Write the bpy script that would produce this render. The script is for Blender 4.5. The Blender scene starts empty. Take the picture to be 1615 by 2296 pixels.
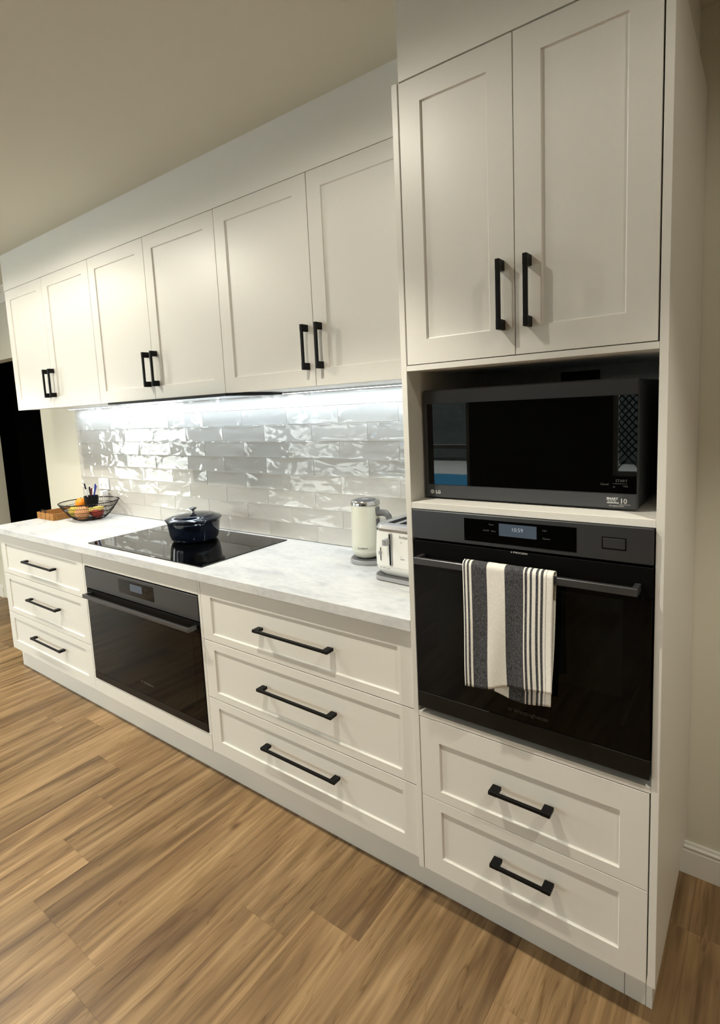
import bpy, bmesh, math, random
from mathutils import Vector, Matrix
random.seed(7)
D = bpy.data
SC = bpy.context.scene
COL = SC.collection

# ------------------------------------------------------------------ camera
W, H = 1615, 2296
F_PX = 1245.367
cam_d = D.cameras.new('camera'); cam = D.objects.new('camera', cam_d); COL.objects.link(cam)
cam_d.sensor_fit = 'VERTICAL'; cam_d.sensor_height = 36.0
cam_d.lens = F_PX / H * 36.0
cam_d.shift_x = (W / 2 - 765.112) / H
cam_d.shift_y = (1066.352 - H / 2) / H
cam_d.clip_start = 0.02; cam_d.clip_end = 200
R_ = Vector((0.79081078, 0.61001217, -0.05003464)); U_ = Vector((-0.03516943, 0.12690121, 0.99129168)); B_ = Vector((0.61104945, -0.78216445, 0.12180863))
cam.matrix_world = Matrix(((R_.x, U_.x, B_.x, 0.69012), (R_.y, U_.y, B_.y, -1.31319), (R_.z, U_.z, B_.z, 1.50259), (0, 0, 0, 1)))
SC.camera = cam

# ------------------------------------------------------------------ world, light levels, exposure
SC.view_settings.view_transform = 'Standard'
SC.view_settings.look = 'None'
SC.view_settings.gamma = 1.0
SC.view_settings.use_curve_mapping = False
SC.view_settings.exposure = 0.20
BEAM_W = 48.0
SPILL_W = 15.0
DOWNLIGHT_COL = (1.0, 0.95, 0.81)
STRIP_W = 5.0
STRIP_COL = (0.72, 0.87, 1.0)
SKY_STRENGTH = 10.8
world = D.worlds.new('world'); SC.world = world; world.use_nodes = True
wn = world.node_tree.nodes; wn.clear()
w_out = wn.new('ShaderNodeOutputWorld'); w_bg = wn.new('ShaderNodeBackground')
w_bg.inputs[0].default_value = (0.95, 0.985, 0.96, 1); w_bg.inputs[1].default_value = SKY_STRENGTH
world.node_tree.links.new(w_bg.outputs[0], w_out.inputs[0])

# ------------------------------------------------------------------ room dimensions
CEIL = 2.493
YW = 0.565          # back wall plane
XL, XR, YF = -7.0, 3.0, -4.5
TOP = 0.900         # bench top
T0 = -0.0955        # left face of the oven tower, where the bench run ends
U0, U1, UR0, UR1 = -0.111, -0.094, 0.503, 0.5195   # tower side panels before the tower is scaled about the camera at the end
TOWER_CAM_SCALE, TOWER_CAM_SHIFT = 0.9802, Vector((0.01366, -0.02600, 0.02975))  # uniform scale about the camera position, with the offset that goes with it
tower_things = []

# ------------------------------------------------------------------ materials
def srgb(r, g, b):
    def f(c):
        c /= 255.0
        return c / 12.92 if c <= 0.04045 else ((c + 0.055) / 1.055) ** 2.4
    return (f(r), f(g), f(b), 1)
def mat(name, col, rough=0.5, metal=0.0, spec=0.5, noise=0.0, nscale=30.0, bump=0.0, bscale=200.0, coat=0.0, emit=None, estr=0.0, trans=0.0, ior=1.45):
    m = D.materials.new(name); m.use_nodes = True
    nt = m.node_tree; b = nt.nodes['Principled BSDF']
    b.inputs['Base Color'].default_value = col
    b.inputs['Roughness'].default_value = rough
    b.inputs['Metallic'].default_value = metal
    b.inputs['Specular IOR Level'].default_value = spec
    b.inputs['Coat Weight'].default_value = coat
    b.inputs['Coat Roughness'].default_value = 0.03
    b.inputs['Transmission Weight'].default_value = trans
    b.inputs['IOR'].default_value = ior
    if emit:
        b.inputs['Emission Color'].default_value = emit; b.inputs['Emission Strength'].default_value = estr
    tc = nt.nodes.new('ShaderNodeTexCoord')
    if noise:
        n = nt.nodes.new('ShaderNodeTexNoise'); n.inputs['Scale'].default_value = nscale; n.inputs['Detail'].default_value = 5
        mx = nt.nodes.new('ShaderNodeMix'); mx.data_type = 'RGBA'
        mx.inputs[6].default_value = tuple(c * (1 - noise) for c in col[:3]) + (1,)
        mx.inputs[7].default_value = tuple(min(1, c * (1 + noise)) for c in col[:3]) + (1,)
        nt.links.new(tc.outputs['Object'], n.inputs['Vector']); nt.links.new(n.outputs[0], mx.inputs[0]); nt.links.new(mx.outputs[2], b.inputs['Base Color'])
    if bump:
        n2 = nt.nodes.new('ShaderNodeTexNoise'); n2.inputs['Scale'].default_value = bscale; n2.inputs['Detail'].default_value = 3
        bp = nt.nodes.new('ShaderNodeBump'); bp.inputs['Strength'].default_value = bump; bp.inputs['Distance'].default_value = 0.001
        nt.links.new(tc.outputs['Object'], n2.inputs['Vector']); nt.links.new(n2.outputs[0], bp.inputs['Height']); nt.links.new(bp.outputs[0], b.inputs['Normal'])
    return m
M = {}
M['cab'] = mat('cabinet_paint', (0.80, 0.775, 0.725, 1), 0.38, noise=0.015, nscale=60, bump=0.08, bscale=500)
M['carcass'] = mat('white_melamine', (0.62, 0.60, 0.55, 1), 0.45, noise=0.02)
M['wall'] = mat('wall_paint', (0.74, 0.71, 0.60, 1), 0.75, noise=0.02, nscale=4, bump=0.15, bscale=350)
M['ceil'] = mat('ceiling_paint', (0.66, 0.635, 0.54, 1), 0.85, noise=0.015, nscale=3, bump=0.1, bscale=300)
M['trim'] = mat('gloss_trim_paint', (0.86, 0.84, 0.785, 1), 0.35, noise=0.01)
M['dark_room'] = mat('unlit_room_paint', (0.006, 0.006, 0.007, 1), 0.95, noise=0.1)  # near-black colour stands in for the lack of light in there
M['black'] = mat('matt_black_metal', (0.0035, 0.0035, 0.004, 1), 0.48, spec=0.22, noise=0.1, bump=0.1, bscale=900)
M['steel'] = mat('dark_stainless', (0.085, 0.087, 0.092, 1), 0.36, metal=0.75, noise=0.06, nscale=300)
M['steel_mid'] = mat('dark_stainless_handle', (0.10, 0.10, 0.105, 1), 0.32, metal=0.7, noise=0.05, nscale=200)
M['mwbody'] = mat('matt_charcoal', (0.050, 0.052, 0.056, 1), 0.5, noise=0.04, nscale=300, bump=0.05, bscale=1200)
M['glassblk'] = mat('black_glass', (0.0008, 0.0008, 0.0008, 1), 0.02, spec=0.22, noise=0.2, nscale=5)
M['cookglass'] = mat('ceramic_glass', (0.0015, 0.0015, 0.0016, 1), 0.025, spec=0.75, noise=0.2, nscale=5)
M['winglass'] = mat('oven_window_glass', (0.003, 0.0035, 0.0028, 1), 0.05, spec=0.2, noise=0.5, nscale=6)
M['trimblk'] = mat('dark_bronze_trim', (0.011, 0.010, 0.009, 1), 0.35, metal=0.2, spec=0.3, noise=0.1, nscale=80)
M['gap'] = mat('dark_recess', (0.002, 0.002, 0.002, 1), 0.6, spec=0.1, noise=0.1)
M['lcd'] = mat('display_panel', srgb(62, 72, 86), 0.25, noise=0.05, emit=srgb(92, 104, 120), estr=0.16)
M['lcdtxt'] = mat('display_digits', srgb(170, 182, 195), 0.4, noise=0.02, emit=srgb(170, 182, 195), estr=0.12)
M['print'] = mat('pale_print', (0.62, 0.62, 0.60, 1), 0.5, noise=0.02)
M['printdim'] = mat('dim_print', (0.10, 0.10, 0.095, 1), 0.5, noise=0.02)
M['printfaint'] = mat('faint_print', (0.045, 0.042, 0.036, 1), 0.5, noise=0.02)
M['printdark'] = mat('dark_print', (0.05, 0.05, 0.05, 1), 0.4, noise=0.02)
M['enamel'] = mat('navy_enamel', (0.004, 0.008, 0.019, 1), 0.10, coat=0.6, noise=0.1, nscale=20)
M['chrome'] = mat('brushed_chrome', (0.55, 0.55, 0.55, 1), 0.18, metal=1.0, noise=0.05, nscale=100)
M['knobm'] = mat('knob_steel', (0.30, 0.29, 0.28, 1), 0.22, metal=1.0, noise=0.05)
M['cream'] = mat('cream_gloss', (0.72, 0.72, 0.62, 1), 0.28, coat=0.2, noise=0.015)
M['white'] = mat('white_gloss', (0.82, 0.81, 0.77, 1), 0.25, coat=0.2, noise=0.01)
M['greypl'] = mat('grey_plastic', (0.12, 0.12, 0.125, 1), 0.4, noise=0.03)
M['silver'] = mat('silver_plastic', (0.42, 0.42, 0.43, 1), 0.3, metal=0.6, noise=0.03)
M['plate'] = mat('white_plastic', (0.85, 0.85, 0.84, 1), 0.3, noise=0.01)
M['orange'] = mat('orange_peel', srgb(240, 140, 25), 0.5, noise=0.08, bump=0.4, bscale=300)
M['mango'] = mat('mango_skin', srgb(190, 165, 60), 0.45, noise=0.2, nscale=12)
M['peach'] = mat('peach_skin', srgb(205, 145, 95), 0.55, noise=0.25, nscale=14)
M['apple'] = mat('apple_skin', srgb(140, 40, 25), 0.35, noise=0.3, nscale=18)
M['banana'] = mat('banana_skin', srgb(225, 200, 110), 0.5, noise=0.08, nscale=30)
M['stem'] = mat('stem_brown', srgb(80, 60, 35), 0.7, noise=0.1)
M['bluepen'] = mat('blue_plastic', srgb(25, 35, 130), 0.3, noise=0.03)
M['redpen'] = mat('maroon_plastic', srgb(95, 25, 30), 0.3, noise=0.03)
M['whitepen'] = mat('white_pen_plastic', srgb(225, 225, 228), 0.3, noise=0.02)
M['led'] = mat('led_diffuser', (1, 1, 1, 1), 0.5, noise=0.01, emit=(0.85, 0.94, 1.0, 1), estr=4.0)
M['lamp'] = mat('lamp_diffuser', (1, 1, 1, 1), 0.5, noise=0.01, emit=(1.0, 0.92, 0.78, 1), estr=12.0)
M['mwglass'] = mat('microwave_black_glass', (0.0006, 0.0006, 0.0006, 1), 0.015, spec=0.34, noise=0.2, nscale=5)
M['hedge'] = mat('hedge_leaves', (0.07, 0.085, 0.085, 1), 0.7, noise=0.8, nscale=6)
M['pave'] = mat('patio_stone', (0.72, 0.71, 0.69, 1), 0.8, noise=0.1)
M['pool'] = mat('pool_water', (0.06, 0.42, 0.80, 1), 0.08, noise=0.1)
M['dark_wall'] = mat('darkened_wall_paint', (0.10, 0.10, 0.095, 1), 0.8, noise=0.05)  # unseen front wall, darkened so the black glass mirrors little light
M['plaster'] = mat('side_wall_paint', (0.78, 0.75, 0.66, 1), 0.8, noise=0.02)  # pale paint of the left and right walls

def bench_mat():
    m = D.materials.new('marble_laminate'); m.use_nodes = True; nt = m.node_tree; b = nt.nodes['Principled BSDF']
    tc = nt.nodes.new('ShaderNodeTexCoord'); mp = nt.nodes.new('ShaderNodeMapping'); mp.inputs['Scale'].default_value = (1.0, 2.0, 2.0); mp.inputs['Rotation'].default_value = (0, 0, 0.5)
    n1 = nt.nodes.new('ShaderNodeTexNoise'); n1.inputs['Scale'].default_value = 5.0; n1.inputs['Detail'].default_value = 9; n1.inputs['Roughness'].default_value = 0.62; n1.inputs['Distortion'].default_value = 0.8
    r1 = nt.nodes.new('ShaderNodeValToRGB'); e = r1.color_ramp.elements
    e[0].position = 0.34; e[0].color = (0.56, 0.57, 0.59, 1); e[1].position = 0.62; e[1].color = (0.76, 0.76, 0.76, 1)
    e2 = r1.color_ramp.elements.new(0.46); e2.color = (0.69, 0.70, 0.71, 1)
    n2 = nt.nodes.new('ShaderNodeTexNoise'); n2.inputs['Scale'].default_value = 38; n2.inputs['Detail'].default_value = 6
    mx = nt.nodes.new('ShaderNodeMix'); mx.data_type = 'RGBA'; mx.blend_type = 'MULTIPLY'; mx.inputs[0].default_value = 0.35
    r2 = nt.nodes.new('ShaderNodeValToRGB'); r2.color_ramp.elements[0].position = 0.3; r2.color_ramp.elements[0].color = (0.72, 0.72, 0.72, 1); r2.color_ramp.elements[1].position = 0.6
    L = nt.links.new
    L(tc.outputs['Object'], mp.inputs[0]); L(mp.outputs[0], n1.inputs['Vector']); L(n1.outputs[0], r1.inputs[0]); L(mp.outputs[0], n2.inputs['Vector']); L(n2.outputs[0], r2.inputs[0])
    L(r1.outputs[0], mx.inputs[6]); L(r2.outputs[0], mx.inputs[7]); L(mx.outputs[2], b.inputs['Base Color'])
    b.inputs['Roughness'].default_value = 0.32
    return m
M['bench'] = bench_mat()

def tile_mat():
    m = D.materials.new('handmade_gloss_tile'); m.use_nodes = True; nt = m.node_tree; b = nt.nodes['Principled BSDF']; L = nt.links.new
    tc = nt.nodes.new('ShaderNodeTexCoord'); oi = nt.nodes.new('ShaderNodeObjectInfo')
    sc = nt.nodes.new('ShaderNodeMath'); sc.operation = 'MULTIPLY'; sc.inputs[1].default_value = 37.0
    add = nt.nodes.new('ShaderNodeVectorMath'); add.operation = 'ADD'
    L(oi.outputs['Random'], sc.inputs[0]); L(tc.outputs['Object'], add.inputs[0]); L(sc.outputs[0], add.inputs[1])
    ex = nt.nodes.new('ShaderNodeSeparateXYZ'); L(tc.outputs['Object'], ex.inputs[0])
    def edge(sock, half):
        a = nt.nodes.new('ShaderNodeMath'); a.operation = 'MULTIPLY_ADD'; a.inputs[1].default_value = 1 / half; a.inputs[2].default_value = -1.0; L(sock, a.inputs[0])
        b_ = nt.nodes.new('ShaderNodeMath'); b_.operation = 'ABSOLUTE'; L(a.outputs[0], b_.inputs[0])
        c_ = nt.nodes.new('ShaderNodeMath'); c_.operation = 'POWER'; c_.inputs[1].default_value = 3.0; L(b_.outputs[0], c_.inputs[0]); return c_
    e1, e2 = edge(ex.outputs['X'], .150), edge(ex.outputs['Z'], .03825)
    em = nt.nodes.new('ShaderNodeMath'); em.operation = 'MAXIMUM'; L(e1.outputs[0], em.inputs[0]); L(e2.outputs[0], em.inputs[1])
    ef = nt.nodes.new('ShaderNodeMath'); ef.operation = 'MULTIPLY_ADD'; ef.inputs[1].default_value = 0.75; ef.inputs[2].default_value = 0.42; L(em.outputs[0], ef.inputs[0])
    mp = nt.nodes.new('ShaderNodeMapping'); mp.inputs['Scale'].default_value = (0.65, 1, 1.25); L(add.outputs[0], mp.inputs[0])
    n = nt.nodes.new('ShaderNodeTexNoise'); n.inputs['Scale'].default_value = 17; n.inputs['Detail'].default_value = 1.5; n.inputs['Roughness'].default_value = 0.4; n.inputs['Distortion'].default_value = 0.5
    L(mp.outputs[0], n.inputs['Vector'])
    bp = nt.nodes.new('ShaderNodeBump'); bp.inputs['Strength'].default_value = 1.0; bp.inputs['Distance'].default_value = 0.0048
    hm = nt.nodes.new('ShaderNodeMath'); hm.operation = 'MULTIPLY'; L(n.outputs[0], hm.inputs[0]); L(ef.outputs[0], hm.inputs[1])
    L(hm.outputs[0], bp.inputs['Height']); L(bp.outputs[0], b.inputs['Normal'])
    r = nt.nodes.new('ShaderNodeValToRGB'); r.color_ramp.elements[0].color = (0.54, 0.52, 0.485, 1); r.color_ramp.elements[1].color = (0.61, 0.59, 0.555, 1)
    L(oi.outputs['Random'], r.inputs[0]); L(r.outputs[0], b.inputs['Base Color'])
    b.inputs['Roughness'].default_value = 0.05; b.inputs['Specular IOR Level'].default_value = 0.5; b.inputs['Coat Weight'].default_value = 0.0; b.inputs['Coat Roughness'].default_value = 0.03
    L(bp.outputs[0], b.inputs['Coat Normal'])
    return m
M['tile'] = tile_mat()
M['grout'] = mat('pale_grout', (0.82, 0.80, 0.76, 1), 0.8, noise=0.03, nscale=200)

def floor_mat():
    m = D.materials.new('oak_plank'); m.use_nodes = True; nt = m.node_tree; b = nt.nodes['Principled BSDF']; L = nt.links.new
    N = nt.nodes.new
    tc = N('ShaderNodeTexCoord'); oi = N('ShaderNodeObjectInfo')
    sc = N('ShaderNodeMath'); sc.operation = 'MULTIPLY'; sc.inputs[1].default_value = 53.0
    add = N('ShaderNodeVectorMath'); add.operation = 'ADD'
    L(oi.outputs['Random'], sc.inputs[0]); L(tc.outputs['Object'], add.inputs[0]); L(sc.outputs[0], add.inputs[1])
    def noise(scx, scy, scale, det, rough, dist, src=add):
        mp = N('ShaderNodeMapping'); mp.inputs['Scale'].default_value = (scx, scy, 1); L(src.outputs[0], mp.inputs[0])
        n = N('ShaderNodeTexNoise'); n.inputs['Scale'].default_value = scale; n.inputs['Detail'].default_value = det; n.inputs['Roughness'].default_value = rough; n.inputs['Distortion'].default_value = dist
        L(mp.outputs[0], n.inputs['Vector']); return n
    broad = noise(1, 0.085, 11, 3, 0.5, 1.5)
    r1 = N('ShaderNodeValToRGB'); r1.color_ramp.elements[0].position = 0.32; r1.color_ramp.elements[1].position = 0.70
    r1.color_ramp.elements[0].color = (0.180, 0.105, 0.052, 1); r1.color_ramp.elements[1].color = (0.49, 0.325, 0.170, 1)
    e = r1.color_ramp.elements.new(0.5); e.color = (0.325, 0.205, 0.098, 1)
    L(broad.outputs[0], r1.inputs[0])
    fine = noise(1, 0.035, 75, 5, 0.6, 0.4)
    r2 = N('ShaderNodeValToRGB'); r2.color_ramp.elements[0].position = 0.32; r2.color_ramp.elements[0].color = (0.62, 0.58, 0.52, 1); r2.color_ramp.elements[1].position = 0.62; r2.color_ramp.elements[1].color = (1.12, 1.1, 1.08, 1)
    L(fine.outputs[0], r2.inputs[0])
    mx = N('ShaderNodeMix'); mx.data_type = 'RGBA'; mx.blend_type = 'MULTIPLY'; mx.inputs[0].default_value = 0.75
    L(r1.outputs[0], mx.inputs[6]); L(r2.outputs[0], mx.inputs[7])
    # dark cathedral streaks
    st = noise(1, 0.055, 22, 2, 0.5, 1.3)
    r3 = N('ShaderNodeValToRGB'); r3.color_ramp.elements[0].position = 0.485; r3.color_ramp.elements[1].position = 0.515; r3.color_ramp.elements[0].color = (1, 1, 1, 1); r3.color_ramp.elements[1].color = (1, 1, 1, 1)
    e = r3.color_ramp.elements.new(0.5); e.color = (0.62, 0.55, 0.47, 1)
    L(st.outputs[0], r3.inputs[0])
    mx2 = N('ShaderNodeMix'); mx2.data_type = 'RGBA'; mx2.blend_type = 'MULTIPLY'; mx2.inputs[0].default_value = 0.8
    L(mx.outputs[2], mx2.inputs[6]); L(r3.outputs[0], mx2.inputs[7])
    # knots
    vo = N('ShaderNodeTexVoronoi'); vo.inputs['Scale'].default_value = 3.1
    mpv = N('ShaderNodeMapping'); mpv.inputs['Scale'].default_value = (1.5, 0.8, 1); L(add.outputs[0], mpv.inputs[0]); L(mpv.outputs[0], vo.inputs['Vector'])
    r4 = N('ShaderNodeValToRGB'); r4.color_ramp.elements[0].position = 0.02; r4.color_ramp.elements[0].color = (0.30, 0.24, 0.20, 1); r4.color_ramp.elements[1].position = 0.085; r4.color_ramp.elements[1].color = (1, 1, 1, 1)
    L(vo.outputs['Distance'], r4.inputs[0])
    mx3 = N('ShaderNodeMix'); mx3.data_type = 'RGBA'; mx3.blend_type = 'MULTIPLY'; mx3.inputs[0].default_value = 0.8
    L(mx2.outputs[2], mx3.inputs[6]); L(r4.outputs[0], mx3.inputs[7])
    hv = N('ShaderNodeHueSaturation'); mr = N('ShaderNodeMapRange'); mr.inputs[3].default_value = 0.70; mr.inputs[4].default_value = 1.02
    L(oi.outputs['Random'], mr.inputs[0]); L(mr.outputs[0], hv.inputs['Value']); L(mx3.outputs[2], hv.inputs['Color']); L(hv.outputs[0], b.inputs['Base Color'])
    bp = N('ShaderNodeBump'); bp.inputs['Strength'].default_value = 0.25; bp.inputs['Distance'].default_value = 0.0006; L(fine.outputs[0], bp.inputs['Height']); L(bp.outputs[0], b.inputs['Normal'])
    b.inputs['Roughness'].default_value = 0.42; b.inputs['Specular IOR Level'].default_value = 0.4
    return m
M['oak'] = floor_mat()
M['subfloor'] = mat('subfloor_dark', (0.03, 0.02, 0.012, 1), 0.9, noise=0.1)

def pane_mat():
    m = D.materials.new('window_glass'); m.use_nodes = True; nt = m.node_tree; nt.nodes.clear(); N = nt.nodes.new; L = nt.links.new
    o = N('ShaderNodeOutputMaterial'); mx = N('ShaderNodeMixShader'); tr = N('ShaderNodeBsdfTransparent'); gl = N('ShaderNodeBsdfGlossy'); fr = N('ShaderNodeFresnel')
    tr.inputs[0].default_value = (0.95, 0.97, 0.96, 1); gl.inputs['Roughness'].default_value = 0.01; fr.inputs[0].default_value = 1.45
    L(fr.outputs[0], mx.inputs[0]); L(tr.outputs[0], mx.inputs[1]); L(gl.outputs[0], mx.inputs[2]); L(mx.outputs[0], o.inputs[0]); return m
M['pane'] = pane_mat()

def towel_mat():
    m = D.materials.new('striped_linen'); m.use_nodes = True; nt = m.node_tree; b = nt.nodes['Principled BSDF']; L = nt.links.new; N = nt.nodes.new
    uv = N('ShaderNodeUVMap'); uv.uv_map = 'UVMap'; sx = N('ShaderNodeSeparateXYZ'); L(uv.outputs[0], sx.inputs[0])
    cr = N('ShaderNodeValToRGB'); cr.color_ramp.interpolation = 'CONSTANT'
    Wc, Dk = (0.86, 0.83, 0.765, 1), (0.085, 0.085, 0.092, 1)
    st = [(0, 0), (.010, 1), (.029, 0), (.052, 1), (.077, 0), (.105, 1), (.283, 0), (.488, 1), (.69, 0), (.705, 1), (.732, 0), (.76, 1), (.783, 0), (.822, 1), (.848, 0), (.874, 1), (.9, 0), (.926, 1), (.930, 0)]
    els = cr.color_ramp.elements
    els[0].position = 0; els[0].color = Wc; els[1].position = st[1][0]; els[1].color = Dk
    for p, k in st[2:]:
        e = els.new(p); e.color = Dk if k else Wc
    L(sx.outputs[0], cr.inputs[0])
    tc = N('ShaderNodeTexCoord')
    n = N('ShaderNodeTexNoise'); n.inputs['Scale'].default_value = 420; n.inputs['Detail'].default_value = 4
    mp = N('ShaderNodeMapping'); mp.inputs['Scale'].default_value = (1, 1, 0.5); L(tc.outputs['Object'], mp.inputs[0]); L(mp.outputs[0], n.inputs['Vector'])
    r = N('ShaderNodeValToRGB'); r.color_ramp.elements[0].position = 0.35; r.color_ramp.elements[0].color = (0.45, 0.45, 0.45, 1); r.color_ramp.elements[1].position = 0.7; r.color_ramp.elements[1].color = (1.5, 1.5, 1.5, 1)
    L(n.outputs[0], r.inputs[0])
    mx = N('ShaderNodeMix'); mx.data_type = 'RGBA'; mx.blend_type = 'MULTIPLY'
    inv = N('ShaderNodeMath'); inv.operation = 'LESS_THAN'; inv.inputs[1].default_value = 0.3; sp = N('ShaderNodeSeparateColor'); L(cr.outputs[0], sp.inputs[0]); L(sp.outputs[0], inv.inputs[0])
    ml = N('ShaderNodeMath'); ml.operation = 'MULTIPLY_ADD'; ml.inputs[1].default_value = 0.85; ml.inputs[2].default_value = 0.12; L(inv.outputs[0], ml.inputs[0]); L(ml.outputs[0], mx.inputs[0])
    L(cr.outputs[0], mx.inputs[6]); L(r.outputs[0], mx.inputs[7]); L(mx.outputs[2], b.inputs['Base Color'])
    b.inputs['Roughness'].default_value = 0.95; b.inputs['Specular IOR Level'].default_value = 0.1
    bp = N('ShaderNodeBump'); bp.inputs['Strength'].default_value = 0.5; bp.inputs['Distance'].default_value = 0.0008; L(n.outputs[0], bp.inputs['Height']); L(bp.outputs[0], b.inputs['Normal'])
    return m
M['towel'] = towel_mat()

def rattan_mat():
    m = D.materials.new('woven_seagrass'); m.use_nodes = True; nt = m.node_tree; b = nt.nodes['Principled BSDF']; L = nt.links.new; N = nt.nodes.new
    tc = N('ShaderNodeTexCoord'); w = N('ShaderNodeTexWave'); w.bands_direction = 'Z'; w.inputs['Scale'].default_value = 60; w.inputs['Distortion'].default_value = 3; w.inputs['Detail'].default_value = 2
    r = N('ShaderNodeValToRGB'); r.color_ramp.elements[0].color = srgb(130, 75, 25); r.color_ramp.elements[1].color = srgb(215, 160, 85)
    L(tc.outputs['Object'], w.inputs['Vector']); L(w.outputs[0], r.inputs[0]); L(r.outputs[0], b.inputs['Base Color'])
    b.inputs['Roughness'].default_value = 0.7
    bp = N('ShaderNodeBump'); bp.inputs['Distance'].default_value = 0.003; L(w.outputs[0], bp.inputs['Height']); L(bp.outputs[0], b.inputs['Normal'])
    return m
M['rattan'] = rattan_mat()

# ------------------------------------------------------------------ object helpers
def origin(o):
    v = Vector((0, 0, 0))
    while o is not None:
        v += o.location; o = o.parent
    return v
def tag(o, label=None, cat=None, group=None, kind=None):
    if label: o['label'] = label
    if cat: o['category'] = cat
    if group: o['group'] = group
    if kind: o['kind'] = kind
    return o
def thing(name, label, cat, loc=(0, 0, 0), rotz=0.0, group=None):
    o = D.objects.new(name, None); COL.objects.link(o); o.location = loc; o.rotation_euler = (0, 0, rotz); o.empty_display_size = 0.05
    return tag(o, label, cat, group)
def obj(name, bm, m, parent=None, local=False, smooth=False, label=None):
    if parent is not None and not local:
        bmesh.ops.translate(bm, vec=-origin(parent), verts=bm.verts)
    bmesh.ops.recalc_face_normals(bm, faces=bm.faces)
    me = D.meshes.new(name); bm.to_mesh(me); bm.free()
    me.materials.append(M[m] if isinstance(m, str) else m)
    if smooth:
        for p in me.polygons: p.use_smooth = True
        try: me.set_sharp_from_angle(angle=math.radians(40))
        except Exception: pass
    o = D.objects.new(name, me); COL.objects.link(o)
    if parent is not None: o.parent = parent
    if label: o['label'] = label
    return o
def struct(name, bm, m, parent=None):
    o = obj(name, bm, m, parent); o['kind'] = 'structure'; return o
def box(bm, x0, x1, y0, y1, z0, z1, bev=0.0, seg=1):
    r = bmesh.ops.create_cube(bm, size=1.0); vs = r['verts']
    for v in vs:
        v.co = Vector(((x0 + x1) / 2 + v.co.x * (x1 - x0), (y0 + y1) / 2 + v.co.y * (y1 - y0), (z0 + z1) / 2 + v.co.z * (z1 - z0)))
    if bev > 0:
        es = {e for v in vs for e in v.link_edges}
        bmesh.ops.bevel(bm, geom=list(es), offset=bev, segments=seg, affect='EDGES', profile=0.5)
    return vs
def B(*a, **k):
    bm = bmesh.new(); box(bm, *a, **k); return bm
def lathe(bm, prof, n=40, c=(0, 0, 0), sx=1.0, sy=1.0):
    rings = []
    for r, z in prof:
        if r < 1e-6: rings.append([bm.verts.new((c[0], c[1], c[2] + z))])
        else: rings.append([bm.verts.new((c[0] + r * sx * math.cos(2 * math.pi * i / n), c[1] + r * sy * math.sin(2 * math.pi * i / n), c[2] + z)) for i in range(n)])
    for a, b in zip(rings, rings[1:]):
        for i in range(n):
            j = (i + 1) % n
            if len(a) == 1 and len(b) == 1: continue
            if len(a) == 1: bm.faces.new((a[0], b[i], b[j]))
            elif len(b) == 1: bm.faces.new((a[i], a[j], b[0]))
            else: bm.faces.new((a[i], a[j], b[j], b[i]))
    return bm
def tube(bm, pts, r, n=8, cyclic=False, rx=None):
    pts = [Vector(p) for p in pts]; rings = []; N = len(pts); prev = None
    for i, p in enumerate(pts):
        if cyclic: t = (pts[(i + 1) % N] - pts[i - 1]).normalized()
        else: t = (pts[min(i + 1, N - 1)] - pts[max(i - 1, 0)]).normalized()
        if prev is None:
            a = Vector((0, 0, 1)) if abs(t.z) < 0.9 else Vector((1, 0, 0)); u = t.cross(a).normalized()
        else: u = (prev - t * prev.dot(t)).normalized()
        v = t.cross(u); prev = u
        rr = r[i] if isinstance(r, (list, tuple)) else r
        rings.append([bm.verts.new(p + (u * math.cos(2 * math.pi * k / n) + v * math.sin(2 * math.pi * k / n) * (rx or 1)) * rr) for k in range(n)])
    M_ = N if cyclic else N - 1
    for i in range(M_):
        a, b = rings[i], rings[(i + 1) % N]
        for k in range(n): bm.faces.new((a[k], a[(k + 1) % n], b[(k + 1) % n], b[k]))
    if not cyclic:
        bm.faces.new(rings[0]); bm.faces.new(rings[-1])
    return bm
def text(parent, name, s, size, x, z, y, m, align='LEFT', bold=0.0, sx=1.0, local=False, shear=0.0, rot=None):
    cu = D.curves.new('tmp', 'FONT'); cu.body = s; cu.size = size; cu.align_x = align; cu.offset = bold; cu.extrude = 0.0002; cu.shear = shear; cu.resolution_u = 3
    t = D.objects.new('tmp', cu); COL.objects.link(t)
    dg = bpy.context.evaluated_depsgraph_get(); dg.update()
    me = D.meshes.new_from_object(t.evaluated_get(dg)); D.objects.remove(t)
    me.transform(Matrix.Diagonal((sx, 1, 1, 1)))
    me.transform(Matrix.Rotation(math.pi / 2, 4, 'X'))
    if rot is not None: me.transform(rot)
    v = Vector((x, y, z)) - (origin(parent) if (parent and not local) else Vector((0, 0, 0)))
    me.transform(Matrix.Translation(v))
    me.materials.clear(); me.materials.append(M[m])
    o = D.objects.new(name, me); COL.objects.link(o); o.parent = parent
    return o

# ------------------------------------------------------------------ setting
bm = bmesh.new(); box(bm, XL - .1, XR + .1, YF - .1, 2.2, -0.08, -0.004)
floor = struct('floor', bm, 'subfloor')
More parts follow.
